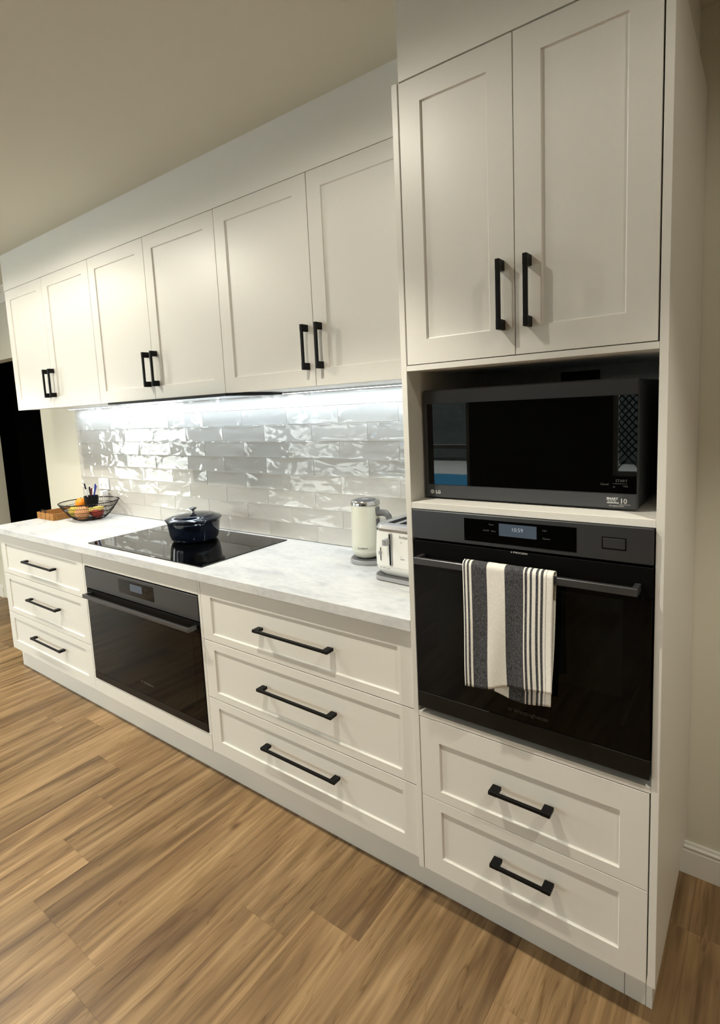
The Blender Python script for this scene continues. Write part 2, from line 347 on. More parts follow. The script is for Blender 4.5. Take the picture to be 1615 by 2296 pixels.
# planks run towards the cabinet wall; widths and the end joints in view as measured
PW = 0.185
ends = {-1.20: -0.52, -1.39: -0.322, -1.57: -0.179, -0.46: -0.33, -0.65: -0.767, 0.46: 0.336 - 1.22, 0.64: 0.336, -1.94: -0.05}
plank_cache = {}
def plank(x0, y0, y1):
    key = round(y1 - y0, 3)
    if key not in plank_cache:
        b_ = B(0.0001, PW - 0.0001, 0.0001, key - 0.0001, -0.004, 0.0, bev=0.0002)
        me = D.meshes.new('plank'); b_.to_mesh(me); b_.free(); me.materials.append(M['oak']); plank_cache[key] = me
    o = D.objects.new('plank', plank_cache[key]); COL.objects.link(o); o.parent = floor; o.location = (x0, y0, 0)
k0 = int(math.floor((XL + 0.37) / PW)); k1 = int(math.ceil((XR + 0.37) / PW))
nplank = 0
for k in range(k0, k1):
    x0 = -0.37 + PW * k
    ref = None
    for xx, yy in ends.items():
        if x0 <= xx < x0 + PW: ref = yy
    if ref is None: ref = random.choice([0.11, 0.37, -0.6, -0.95, -0.2, 0.8, 0.55]) + random.uniform(-.05, .05)
    L_ = 1.22
    start = ref
    while start > YF: start -= L_
    y = start
    while y < YW:
        a, b_ = max(y, YF), min(y + L_, YW)
        if b_ - a > 0.03 and (x0 > -4.9 or True):
            plank(x0, a, b_); nplank += 1
        y += L_
# walls (back wall with a doorway at the left end)
bm = bmesh.new()
DX0, DX1, DZ = -4.53, -3.515, 2.0
box(bm, XL - .1, DX0, YW, YW + .1, -.08, CEIL + .05)
box(bm, DX0, DX1, YW, YW + .1, DZ, CEIL + .05)
box(bm, DX1, XR + .1, YW, YW + .1, -.08, CEIL + .05)
wall_back = struct('wall_back', bm, 'wall')
bm = bmesh.new(); box(bm, XL - .1, XR + .1, YF - .1, YW + .1, CEIL, CEIL + .1)
struct('ceiling', bm, 'ceil')
# room through the doorway, its darkness put into near-black paint
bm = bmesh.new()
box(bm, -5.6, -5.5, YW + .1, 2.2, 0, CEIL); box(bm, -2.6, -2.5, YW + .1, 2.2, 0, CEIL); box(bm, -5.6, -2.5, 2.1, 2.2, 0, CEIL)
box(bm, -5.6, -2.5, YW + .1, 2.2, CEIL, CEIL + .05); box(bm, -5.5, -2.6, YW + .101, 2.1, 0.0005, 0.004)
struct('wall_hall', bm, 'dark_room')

def holed_wall(name, axis, c0, c1, a0, a1, holes, m='plaster'):
    """wall slab along axis with window openings (lo, hi, z0, z1)"""
    bm = bmesh.new(); holes = sorted(holes); cur = a0
    def bb(p, q, z0, z1):
        if axis == 'X': box(bm, p, q, c0, c1, z0, z1)
        else: box(bm, c0, c1, p, q, z0, z1)
    for lo, hi, z0, z1 in holes:
        bb(cur, lo, -.08, CEIL); bb(lo, hi, z1, CEIL); bb(lo, hi, -.08, z0); cur = hi
    bb(cur, a1, -.08, CEIL)
    return struct(name, bm, m)
HF = [(-6.55, -4.35, 0.06, 2.10), (-3.90, -2.04, 0.45, 2.05), (-0.54, -0.27, 0.70, 1.95)]
HL = [(-3.3, -2.0, 0.30, 2.10)]
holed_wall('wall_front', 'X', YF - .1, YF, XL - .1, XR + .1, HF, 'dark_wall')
holed_wall('wall_left', 'Y', XL - .1, XL, YF, YW, HL)
bm = bmesh.new(); box(bm, XR, XR + .1, YF, YW, -.08, CEIL); struct('wall_right', bm, 'plaster')
def window(n, axis, c, lo, hi, z0, z1, mull, rail=None):
    bm = bmesh.new(); t = .045
    def bb(p, q, a, b_, d=.03):
        if axis == 'X': box(bm, p, q, c - d, c + d, a, b_)
        else: box(bm, c - d, c + d, p, q, a, b_)
    bb(lo, lo + t, z0, z1); bb(hi - t, hi, z0, z1); bb(lo + t, hi - t, z1 - t, z1); bb(lo + t, hi - t, z0, z0 + t)
    for mx in mull: bb(mx - t / 2, mx + t / 2, z0 + t, z1 - t, .028)
    if rail: bb(lo + t, hi - t, rail - t / 2, rail + t / 2, .024)
    o = struct('window_%d' % n, bm, 'trim')
    edges_ = [lo + t] + [q_ for mx in mull for q_ in (mx - t / 2, mx + t / 2)] + [hi - t]
    for e0, e1 in zip(edges_[::2], edges_[1::2]):
        for za, zb_ in ([(z0 + t, rail - t / 2), (rail + t / 2, z1 - t)] if rail else [(z0 + t, z1 - t)]):
            obj('pane', B(e0, e1, c - .002, c + .002, za, zb_) if axis == 'X' else B(c - .002, c + .002, e0, e1, za, zb_), 'pane', o)
    l = D.lights.new('portal', 'AREA'); l.shape = 'RECTANGLE'; l.size = hi - lo; l.size_y = z1 - z0; l.cycles.is_portal = True
    lo_ = D.objects.new('window_portal', l); COL.objects.link(lo_)
    if axis == 'X': lo_.location = ((lo + hi) / 2, YF + .02, (z0 + z1) / 2); lo_.rotation_euler = (math.pi / 2, 0, 0)
    else: lo_.location = (XL + .02, (lo + hi) / 2, (z0 + z1) / 2); lo_.rotation_euler = (0, -math.pi / 2, 0)
    # area lights shine along their -Z: into the room
    if axis == 'X': lo_.rotation_euler = (math.pi / 2, 0, 0)
    return o
window(1, 'X', YF - .05, *HF[0], [-5.45])
window(2, 'X', YF - .05, *HF[1], [-2.97], rail=0.98)
w3 = window(3, 'X', YF - .05, *HF[2], [])
window(4, 'Y', XL - .05, *HL[0], [-2.65])
# diagonal security grille in the narrow window
bm = bmesh.new()
for i in range(-6, 26):
    for s in (1, -1):
        x = HF[2][0] + .045; xe = HF[2][1] - .045; z = 0.70 + i * .075
        zz0, zz1 = (z, z + (xe - x) * 1.2) if s > 0 else (z + (xe - x) * 1.2, z)
        if min(zz0, zz1) > .75 and max(zz0, zz1) < 1.9: tube(bm, [(x, YF - .05, zz0), (xe, YF - .05, zz1)], .006, 4)
g = obj('security_grille', bm, 'black', w3); g['kind'] = 'stuff'
# outside: patio, pool and hedge seen only in reflections
bm = bmesh.new(); box(bm, -16, 8, -16, YF - .1, -.16, -.08); box(bm, -16, XL - .1, YF - .1, 4, -.16, -.08); struct('patio_ground', bm, 'pave')
bm = bmesh.new(); box(bm, -6.2, -2.2, -9.5, -6.6, -.079, -.05, bev=.01); p = obj('swimming_pool', bm, 'pool'); tag(p, 'bright blue swimming pool outside, mirrored in the microwave door', 'pool')
bm = bmesh.new(); box(bm, -12, 6, -13.2, -12.2, -.08, 2.3, bev=.1)
h = obj('hedge', bm, 'hedge'); tag(h, 'tall dark hedge beyond the pool, mirrored in the microwave door', 'hedge')

# bulkheads above the cabinets
bm = bmesh.new(); box(bm, -2.968, -.0750, 0.191, YW, 2.2885, CEIL); box(bm, -.0745, 0.5025, -.0250, YW, 2.2945, CEIL)
struct('wall_bulkhead', bm, 'trim')
bm = bmesh.new()
box(bm, .5076, XR, YW - .014, YW, 0, .078); box(bm, .5076, XR, YW - .011, YW, .078, .088); box(bm, .5076, XR, YW - .015, YW, .088, .0935, bev=.001); box(bm, .5076, XR, YW - .007, YW, .0935, .104, bev=.001)
struct('baseboard_right', bm, 'trim')
bm = bmesh.new()
box(bm, XL, DX0 - .05, YW - .014, YW, 0, .085); box(bm, XL, DX0 - .05, YW - .009, YW, .085, .104, bev=.002)
struct('baseboard_left', bm, 'trim')
bm = bmesh.new()   # cornice, a cove profile extruded along the wall
prof = [(0, 0), (0, -.085), (-.012, -.085), (-.018, -.06), (-.04, -.03), (-.075, -.015), (-.085, -.012), (-.085, 0)]
for xa, xb in ((XL, -2.97),):
    va = [bm.verts.new((xa, YW + y, CEIL + z)) for y, z in prof]; vb = [bm.verts.new((xb, YW + y, CEIL + z)) for y, z in prof]
    for i in range(len(prof)): j = (i + 1) % len(prof); bm.faces.new((va[i], va[j], vb[j], vb[i]))
    bm.faces.new(va); bm.faces.new(vb)
struct('trim_1', bm, 'trim')

# ------------------------------------------------------------------ splashback tiles (each one a part of the wall)
obj('grout_bed', B(-3.0, T0, 0.5563, YW, TOP, 1.581), 'grout', wall_back)
TW, TH = 0.300, 0.0765
tile_cache = {}
OUTX0, OUTX1, OUTZ0, OUTZ1 = -2.765, -2.649, 1.055, 1.125
def tile(x0, x1, z0, z1):
    key = (round(x1 - x0, 3), round(z1 - z0, 3))
    if key not in tile_cache:
        b_ = B(0.0008, key[0] - 0.0008, 0.0, 0.0062, 0.0008, key[1] - 0.0008, bev=0.0010)
        me = D.meshes.new('tile'); b_.to_mesh(me); b_.free(); me.materials.append(M['tile']); tile_cache[key] = me
    o = D.objects.new('tile', tile_cache[key]); COL.objects.link(o); o.parent = wall_back; o.location = (x0, 0.5544 + random.uniform(-.0004, .0004), z0)
zt = 1.5125; rows = [(zt, 1.581)]; z = zt
while z > TOP + .001:
    rows.append((max(z - TH, TOP), z)); z -= TH
for i, (z0, z1) in enumerate(rows):
    off = -0.4701 if i % 2 == 1 else -0.6211
    k = math.ceil((-3.0 - off) / TW) - 1
    x = off + k * TW
    while x < T0:
        a, b_ = max(x, -3.0), min(x + TW, T0)
        if b_ - a > .012: tile(a, b_, z0, z1)
        x += TW

# ------------------------------------------------------------------ cabinet joinery
def shaker(parent, name, x0, x1, z0, z1, ix0, ix1, iz0, iz1, yf=0.0, t=0.018, local=False, label=None):
    """routed shaker front: flat frame, sloped step, recessed panel"""
    bm = bmesh.new(); g = .0008
    def ring(a, b_, c, d, y): return [bm.verts.new((a, y, c)), bm.verts.new((b_, y, c)), bm.verts.new((b_, y, d)), bm.verts.new((a, y, d))]
    rs = [ring(x0, x1, z0, z1, yf + t), ring(x0, x1, z0, z1, yf + g), ring(x0 + g, x1 - g, z0 + g, z1 - g, yf), ring(ix0, ix1, iz0, iz1, yf), ring(ix0 + .0015, ix1 - .0015, iz0 + .0015, iz1 - .0015, yf + .0055), ring(ix0 + .0035, ix1 - .0035, iz0 + .0035, iz1 - .0035, yf + .0065)]
    bm.faces.new(rs[0])
    for a, b_ in zip(rs, rs[1:]):
        for i in range(4): j = (i + 1) % 4; bm.faces.new((a[i], a[j], b_[j], b_[i]))
    bm.faces.new(rs[-1])
    return obj(name, bm, 'cab', parent, local=local, label=label)
def handle(parent, axis, c, w, lo, hi, yf=0.0, local=False):
    """square D handle: bar with two broad feet. axis X: horizontal bar centred z=w; axis Z: vertical bar centred x=c"""
    bm = bmesh.new(); h = .005; ft = .024
    if axis == 'X':
        box(bm, lo + .002, hi - .002, yf - .035, yf - .026, w - h, w + h, bev=.0012)
        for a in (lo, hi - ft): box(bm, a, a + ft, yf - .0353, yf - .0002, w - h - .0003, w + h + .0003, bev=.0015, seg=2)
    else:
        box(bm, c - h, c + h, yf - .035, yf - .026, lo + .002, hi - .002, bev=.0012)
        for a in (lo, hi - ft): box(bm, c - h - .0003, c + h + .0003, yf - .0353, yf - .0002, a, a + ft, bev=.0015, seg=2)
    return obj('handle', bm, 'black', parent, local=local)
G = .0015
def drawer_bank(name, label, x0, x1, ix0, ix1, hx0, hx1, group):
    t = thing(name, label, 'cabinet', ((x0 + x1) / 2, 0.3, 0.0), group=group)
    bm = bmesh.new()
    box(bm, x0, x0 + .016, .019, YW - .012, .142, .863); box(bm, x1 - .016, x1, .019, YW - .012, .142, .863)
    box(bm, x0 + .016, x1 - .016, .019, YW - .012, .142, .158); box(bm, x0 + .016, x1 - .016, YW - .03, YW - .012, .158, .863)
    box(bm, x0 + .016, x1 - .016, .04, .12, .847, .863)
    obj('carcass', bm, 'carcass', t)
    for (z0, z1, a, b_, hz) in ((.617, .860, .648, .7975, .731), (.3755, .617, .4055, .583, .509), (.138, .3755, .1955, .340, .2825)):
        d = shaker(t, 'drawer', x0 + G, x1 - G, z0 + G, z1 - G, ix0, ix1, a, b_)
        handle(d, 'X', 0, hz, hx0, hx1)
    return t
drawer_bank('drawer_cabinet', 'white three-drawer base cabinet at the far left end, below tray and fruit bowl', -2.962, -1.985, -2.899, -2.047, -2.622, -2.272, 'three-drawer base cabinets')
drawer_bank('drawer_cabinet', 'white three-drawer base cabinet between the underbench oven and the tall oven tower', -1.070, T0 - .0005, -1.0105, -.1585, -.747, -.402, 'three-drawer base cabinets')
# end panel of the run (left)
# oven base cabinet
OX0, OX1 = -1.984, -1.071
ov = thing('oven_cabinet', 'white base cabinet framing the wide underbench oven, with a plain strip above and below it', 'cabinet', ((OX0 + OX1) / 2, .3, 0))
bm = bmesh.new(); box(bm, OX0, OX0 + .014, .0005, YW - .012, .142, .863); box(bm, OX1 - .014, OX1, .0005, YW - .012, .142, .863); box(bm, OX0 + .014, OX1 - .014, .19, YW - .012, .142, .158); box(bm, OX0 + .014, OX1 - .014, YW - .03, YW - .012, .158, .863)
obj('carcass', bm, 'cab', ov)
obj('top_panel', B(OX0 + .0145, OX1 - .0145, 0, .018, .795, .860, bev=.0008), 'cab', ov)
obj('bottom_panel', B(OX0 + .0008, OX1 - .0008, -.0005, .018, .1385, .2095, bev=.0008), 'cab', ov)
# tall cabinet
tc_ = thing('tall_cabinet', 'tall white oven tower cabinet with paired upper doors, microwave niche and two deep drawers', 'cabinet', ((U0 + UR1) / 2, .3, 0))
obj('side_panel', B(U0, U1, 0.0, YW + .036, .113, 2.310, bev=.0008), 'cab', tc_)
bm = bmesh.new(); box(bm, UR0, UR1, 0.0, YW + .036, .113, 2.310, bev=.0008); box(bm, .4895, .5034, .079, YW + .036, -.0298, .113)
obj('side_panel', bm, 'cab', tc_)
obj('back_panel', B(U1, UR0, .520, .530, .13, 2.300), 'carcass', tc_)
obj('shelf', B(U1 + .0003, UR0 - .0003, 0.0, .52, 1.589, 1.6035, bev=.0006), 'cab', tc_)
obj('shelf', B(U1 + .0003, UR0 - .0003, 0.0, .52, 1.2155, 1.233, bev=.0006), 'cab', tc_)
obj('shelf', B(U1 + .0003, UR0 - .0003, 0.0, .52, .6045, .6190, bev=.0006), 'cab', tc_)
obj('bottom_board', B(U1 + .0003, UR0 - .0003, .022, .52, .119, .135), 'carcass', tc_)
obj('top_board', B(U1 + .0003, UR0 - .0003, .022, .52, 2.285, 2.300), 'carcass', tc_)
for x0, x1, a, b_, hx in ((U1 + .0035, .2035, -.0315, .1427, .1757), (.2055, UR0 - .0035, .2663, .4402, .2397)):
    d = shaker(tc_, 'door', x0, x1, 1.6055, 2.3065, a, b_, 1.6680, 2.2480, yf=.0005)
    handle(d, 'Z', hx, 0, 1.6645, 1.8240, yf=.0005)
for z0, z1, a, b_, hz in ((.3575, .6020, .3870, .5365, .4735), (.1160, .3560, .1720, .3235, .2610)):
    d = shaker(tc_, 'drawer', U1 + .0025, UR0 - .003, z0, z1, -.0308, .4405, a, b_, yf=.0005)
    handle(d, 'X', 0, hz, .129, .2895, yf=.0005)
tower_things.append(tc_)
# overhead cabinets: three pairs
OY = .191
xs = [-2.964, -2.494, -2.004, -1.529, -1.051, -.574, T0 - .0005]
labs = ['white two-door overhead cabinet at the far left, brightest lit, above the fruit bowl', 'white two-door overhead cabinet in the middle, above the cooktop', 'white two-door overhead cabinet beside the tall oven tower, above the kettle']
for k in range(3):
    x0, xm, x1 = xs[2 * k:2 * k + 3]
    t = thing('overhead_cabinet', labs[k], 'cabinet', ((x0 + x1) / 2, .38, 1.581), group='overhead cabinets along the splashback')
    bm = bmesh.new(); zb = 1.583
    box(bm, x0 + .0005, x0 + .016, OY + .0185, YW - .006, zb, 2.286); box(bm, x1 - .016, x1 - .0005, OY + .0185, YW - .006, zb, 2.286)
    box(bm, x0 + .016, x1 - .016, OY + .0185, YW - .006, zb, zb + .016); box(bm, x0 + .016, x1 - .016, OY + .0185, YW - .006, 2.27, 2.286); box(bm, x0 + .016, x1 - .016, YW - .022, YW - .006, zb + .016, 2.27)
    obj('carcass', bm, 'cab', t)
    for j, (a, b_) in enumerate(((x0, xm), (xm, x1))):
        d = shaker(t, 'door', a + .0012, b_ - .0012, 1.581, 2.2865, a + .0605, b_ - .0655, 1.6395, 2.2290, yf=OY)
        hx = (xm - .0285) if j == 0 else (xm + .0345)
        handle(d, 'Z', hx, 0, 1.6380, 1.7925, yf=OY)
# kickboard
bm = bmesh.new(); box(bm, -2.984, .445, .052, .067, 0.0005, .1375, bev=.0005)
kb = obj('kickboard', bm, 'cab'); tag(kb, 'long white kickboard along the floor under all the base cabinets', 'kickboard')
bm = bmesh.new(); box(bm, .4462, .4925, .052, .067, 0.0005, .1400, bev=.0005); k2 = obj('kickboard', bm, 'cab'); tag(k2, 'short white kickboard end piece at the right foot of the oven tower', 'kickboard')
bm = bmesh.new(); box(bm, -2.9835, -2.968, .0675, YW - .001, 0.0005, .137, bev=.0005); k3 = obj('kickboard', bm, 'cab'); tag(k3, 'white kickboard return at the far left end of the bench', 'kickboard')
# bench top
bm = bmesh.new(); box(bm, -2.990, T0 - .0005, -.026, YW - .0108, .8640, TOP, bev=.0022, seg=2)
bt = obj('benchtop', bm, 'bench'); tag(bt, 'long pale grey marbled benchtop running from the far left to the oven tower', 'benchtop')
# silicone/upstand line is the tile edge itself

# ------------------------------------------------------------------ cooktop and hood
ct = thing('cooktop', 'black glass induction cooktop set in the benchtop above the wide oven', 'cooktop', (-1.518, .27, TOP))
obj('glass', B(-1.956, -1.080, .023, .520, TOP + .0002, TOP + .0045, bev=.0012), 'cookglass', ct)
hd = thing('range_hood', 'black slimline range hood tucked under the overhead cabinets above the cooktop', 'range hood', (-1.44, .31, 1.57))
obj('frame', B(-1.868, -1.005, .150, .470, 1.5715, 1.5805, bev=.001), 'black', hd)
obj('filter_panel', B(-1.840, -1.033, .175, .445, 1.5697, 1.5715), 'glassblk', hd)
# LED strip (gives light)
ls = thing('led_strip', 'thin cool white LED strip under the overhead cabinets against the splashback tiles', 'light strip', (-1.55, .50, 1.578))
obj('channel', B(-2.955, T0 - .004, .4930, .5080, 1.5752, 1.5809), 'silver', ls)
obj('diffuser', B(-2.950, T0 - .008, .4945, .5065, 1.5732, 1.5752), 'led', ls)
l = D.lights.new('strip_light', 'AREA'); l.shape = 'RECTANGLE'; l.size = 2.8; l.size_y = .012; l.energy = STRIP_W; l.color = STRIP_COL
lo = D.objects.new('strip_light', l); COL.objects.link(lo); lo.location = (-1.53, .5005, 1.5725); lo.parent = None

# ------------------------------------------------------------------ downlights
def downlight(x, y, power, spill=1.0, lab=None):
    t = thing('downlight', lab, 'downlight', (x, y, CEIL), group='ceiling downlights')
    bm = bmesh.new(); lathe(bm, [(.046, 0), (.046, -.004), (.038, -.006), (.036, -.002), (.036, 0)], 28)
    obj('trim_ring', bm, 'plate', t, local=True)
    bm = bmesh.new(); lathe(bm, [(0, -.0015), (.035, -.0015), (.035, 0), (0, 0)], 24); obj('diffuser', bm, 'lamp', t, local=True)
    for nm, pw, sz, bl in (('downlight_beam', BEAM_W * power, 102, .45), ('downlight_spill', SPILL_W * power * spill, 174, .35)):
        l = D.lights.new(nm, 'SPOT'); l.energy = pw; l.color = DOWNLIGHT_COL; l.spot_size = math.radians(sz); l.spot_blend = bl; l.shadow_soft_size = .020
        o = D.objects.new(nm, l); COL.objects.link(o); o.parent = t; o.location = (0, 0, -.03)
P_ = 1.0
downlight(-.43, -.68, P_ * 1.12, .65, lab='ceiling downlight in front of the right-hand drawer bank')
downlight(-2.05, -.68, P_ * 1.05, 2.0, lab='ceiling downlight in front of the underbench oven')
downlight(1.20, -.62, P_ * .98, .52, lab='ceiling downlight to the right of the oven tower')
downlight(-2.98, -.60, P_ * 1.35, .75, lab='ceiling downlight in front of the far left drawers')
downlight(-3.9, -.68, P_ * .2, lab='ceiling downlight in front of the doorway')
for x, y, lb in ((-.43, -2.6, 'added fill downlight behind the camera, before the narrow grille window'), (-2.05, -2.6, 'added fill downlight behind the camera, before the pool window'), (-3.9, -2.6, 'added fill downlight behind the camera, between the two wide windows'), (1.2, -2.6, 'added fill downlight behind the camera, nearest the right wall'), (-5.6, -1.6, 'added fill downlight nearest the left wall, far from the cabinets')):
    downlight(x, y, .3, lab=lb)  # unseen fill lamps, added for the general room light

# ------------------------------------------------------------------ ovens
def oven(name, label, x0, x1, z0, z1, zp, zd, disp, lcd, win, hx, hz, yf, tall=False, opts=()):
    t = thing(name, label, 'oven', ((x0 + x1) / 2, .28, z0), group=None)
    y = yf
    obj('body', B(x0 + .012, x1 - .012, .012, .50, z0 + .006, z1 - .006), 'gap', t)
    p = obj('control_panel', B(x0, x1, y, .012, zp, z1, bev=.0012), 'steel', t)
    dp = obj('display_glass', B(disp[0], disp[1], y - .0008, y, disp[2], disp[3]), 'glassblk', t)
    obj('lcd', B(lcd[0], lcd[1], y - .0012, y - .0008, lcd[2], lcd[3]), 'lcd', dp)
    obj('door_top_rail', B(x0, x1, y + .001, .012, hz - .022, zp - .006, bev=.001), 'gap', t)
    gl = obj('door_glass', B(x0, x1, y, .012, zd + .0008, hz - .0225, bev=.001), 'glassblk', t)
    obj('window', B(win[0], win[1], y - .0004, y, win[2], win[3]), 'winglass', gl)
    obj('bottom_trim', B(x0, x1, y - .001, .012, z0, zd, bev=.001), 'trimblk', t)
    bm = bmesh.new(); box(bm, hx[0], hx[1], y - .045, y - .033, hz - .009, hz + .009, bev=.0015)
    for a in (hx[0], hx[1] - .012): box(bm, a, a + .012, y - .0335, y, hz - .0085, hz + .0085, bev=.001)
    obj('handle', bm, 'steel_mid', t)
    return t, p, dp, gl
ub, p, dp, gl = oven('underbench_oven', 'wide black underbench oven built in below the cooktop, with dark glass door', -1.9675, -1.0875, .2125, .7895, .684, .2470, (-1.664, -1.388, .7100, .7755), (-1.568, -1.475, .7315, .7645), (-1.880, -1.140, .300, .612), (-1.927, -1.100), .6590, -.003)
text(gl, 'logo', 'Westinghouse', .0125, -1.530, .3040, -.0035, 'printdim')
text(gl, 'logo_mark', 'W', .0125, -1.552, .3040, -.0035, 'printdim')
for i, (x, z, s) in enumerate(((-1.62, .752, 'Timer'), (-1.62, .735, 'Light'), (-1.452, .752, 'Menu'), (-1.452, .735, 'Start'))): text(dp, 'button_print', s, .006, x, z, -.0042, 'printfaint')
to, p, dp, gl = oven('wall_oven', 'black built-in wall oven in the tower with a striped towel on its handle', -.0875, .5005, .6415, 1.2145, 1.1355, .6885, (.068, .345, 1.1453, 1.2035), (.1615, .2545, 1.1662, 1.1973), (-.017, .4437, .8215, 1.050), (-.061, .4785), 1.0845, -.010)
text(dp, 'clock_digits', '10:59', .0135, .2075, 1.1800, -.0116, 'lcdtxt', align='CENTER')
for (x, z, s) in ((.135, 1.1905, 'Timer'), (.119, 1.1745, 'On/Off'), (.141, 1.1745, 'Menu'), (.268, 1.188, 'Light'), (.268, 1.1685, 'Options')): text(dp, 'button_print', s, .0055, x, z, -.0112, 'printdim')
text(to, 'pyro_print', 'PYROCLEAN', .0062, .1965, 1.1255, -.0095, 'print'); text(to, 'print_mark', '*', .010, .190, 1.1225, -.0095, 'print')
text(gl, 'logo', 'Westinghouse', .0150, .1930, .7090, -.0105, 'printfaint', sx=.62 / .62); text(gl, 'logo_mark', 'W', .0125, .1765, .7100, -.0105, 'printfaint')
bm = bmesh.new(); box(bm, .3988, .4485, -.0106, -.010, 1.1618, 1.1890); bt_ = obj('button_surround', bm, 'gap', to); obj('drawer_button', B(.4012, .4461, -.0122, -.0106, 1.1642, 1.1866, bev=.0006), 'steel', bt_)

tower_things.append(to)
# ------------------------------------------------------------------ microwave
MY = .070; MX0, MX1, MZ0, MZ1 = -.0865, .4550, 1.2375, 1.5370
mw = thing('microwave', 'large charcoal microwave with black glass door in the tower niche', 'microwave', (.184, .27, 1.2335))
obj('body', B(MX0 + .006, MX1 - .001, MY + .022, .47, MZ0 + .002, MZ1 - .004, bev=.003), 'mwbody', mw)
dr = bmesh.new(); box(dr, MX0, MX1, MY, MY + .0215, MZ0, MZ1, bev=.004, seg=2); dr = obj('door', dr, 'mwbody', mw)
obj('door_glass', B(MX0 + .012, MX1 - .0015, MY - .0012, MY, 1.2745, 1.4988, bev=.0005), 'mwglass', dr)
for x in (MX0 + .03, MX1 - .03):
    for y in (MY + .05, .43):
        bm = bmesh.new(); lathe(bm, [(0, 0), (.012, 0), (.012, .006), (0, .006)], 12, c=(x, y, 1.2333)); obj('foot', bm, 'black', mw)
text(dr, 'logo', 'LG', .0125, -.0545, 1.2490, MY - .0004, 'print', bold=.0004)
bm = bmesh.new(); lathe(bm, [(0, 0), (.0058, 0), (.0058, .0004), (0, .0004)], 24); bmesh.ops.rotate(bm, cent=(0, 0, 0), matrix=Matrix.Rotation(math.pi / 2, 3, 'X'), verts=bm.verts); bmesh.ops.translate(bm, vec=(-.0650, MY, 1.2535), verts=bm.verts)
lg = obj('logo_disc', bm, 'print', dr)
text(lg, 'face_mark', 'G', .0085, -.0682, 1.2505, MY - .0007, 'greypl')
text(dr, 'print', 'SMART', .0078, .3905, 1.2588, MY - .0004, 'print', bold=.0003)
text(dr, 'print', 'INVERTER', .0042, .3925, 1.2545, MY - .0004, 'print'); text(dr, 'print', 'MICROWAVE', .0042, .3915, 1.2505, MY - .0004, 'print', bold=.0002)
text(dr, 'print', '10', .0155, .4185, 1.2515, MY - .0004, 'print', bold=.0004); text(dr, 'print', 'YEAR WARRANTY', .0028, .4180, 1.2475, MY - .0004, 'print')
text(dr, 'print', 'On magnetron parts', .0038, .3960, 1.2440, MY - .0004, 'print')
obj('print_line', B(.4145, .4149, MY - .0005, MY, 1.2480, 1.2645), 'printdim', dr)
text(dr, 'print', 'START', .0085, .4095, 1.3010, MY - .0018, 'printdim'); obj('print_line', B(.404, .434, MY - .0016, MY - .0012, 1.2965, 1.2973), 'printdim', dr)
text(dr, 'print', 'Cancel', .0065, .3770, 1.2930, MY - .0018, 'printdim'); text(dr, 'print', '+30s', .0060, .424, 1.2895, MY - .0018, 'printdim'); text(dr, 'print', 'o', .010, .4035, 1.287, MY - .0018, 'printfaint')
# power outlet on the back of the niche, with the microwave's plug
bo = thing('power_outlet', 'dark power outlet on the back wall of the niche above the microwave', 'power outlet', (.216, .52, 1.545))
obj('plate', B(.1590, .2725, .5105, .5199, 1.505, 1.5765, bev=.003, seg=2), 'black', bo)
bm = bmesh.new(); lathe(bm, [(0, 0), (.018, 0), (.020, .006), (.018, .03), (0, .032)], 20); bmesh.ops.rotate(bm, cent=(0, 0, 0), matrix=Matrix.Rotation(math.pi / 2, 3, 'X'), verts=bm.verts); bmesh.ops.translate(bm, vec=(.232, .5105, 1.545), verts=bm.verts)
obj('plug', bm, 'black', bo)

tower_things += [mw, bo]
# ------------------------------------------------------------------ towel over the oven handle
def towel():
    t_h = -.010 - .039   # handle centre y
    zt = 1.0935 + .003
    nu, na = 60, 96
    bm = bmesh.new(); uvl = bm.loops.layers.uv.new('UVMap'); grid = []
    rnd = random.Random(3)
    for i in range(nu + 1):
        u = i / nu; row = []
        zbf = .7790 + .040 * u ** 1.2 - .003 * math.sin(u * 9)      # front hem
        zbb = .764 + .004 * math.sin(u * 7)                          # back hem
        x = .0855 + .2230 * u
        r = .010
        Lf = zt - zbf; Lb = zt - zbb; arc = math.pi * r
        tot = Lf + arc + Lb
        for j in range(na + 1):
            s = tot * j / na
            if s < Lf:
                d = (Lf - s)                      # distance below the bar
                f = min(1, d / .30)
                y = t_h - r - .003 + -.006 * f * math.sin(u * 6.2 + 1.0) - .0035 * f * math.sin(u * 17 + d * 9) - .003 * f
                z = zt - d; xx = x + f * (.006 * (1 - u) + .0022 * math.sin(d * 16 + u * 3) - .004 * u) 
            elif s < Lf + arc:
                a = (s - Lf) / r; y = t_h - r * math.cos(a) * 1.25; z = zt + r * .9 * math.sin(a); xx = x
            else:
                d = s - Lf - arc; f = min(1, d / .3)
                y = min(t_h + r + .003 - .006 * f + .004 * f * math.sin(u * 8), -.0135); z = zt - d; xx = x + f * (.016 * (1 - u) - .012 * u + .003 * math.sin(d * 12))
            row.append((bm.verts.new((xx, y, z)), u, j / na))
        grid.append(row)
    for i in range(nu):
        for j in range(na):
            q = (grid[i][j], grid[i + 1][j], grid[i + 1][j + 1], grid[i][j + 1])
            f = bm.faces.new([v[0] for v in q])
            for lp, v in zip(f.loops, q): lp[uvl].uv = (v[1], v[2])
    me = D.meshes.new('tea_towel'); bm.to_mesh(me); bm.free(); me.materials.append(M['towel'])
    for p in me.polygons: p.use_smooth = True
    o = D.objects.new('tea_towel', me); COL.objects.link(o); tower_things.append(o)
    md = o.modifiers.new('thickness', 'SOLIDIFY'); md.thickness = .0022; md.offset = 0
    tag(o, 'charcoal and cream striped tea towel hanging over the wall oven handle', 'towel')
towel()

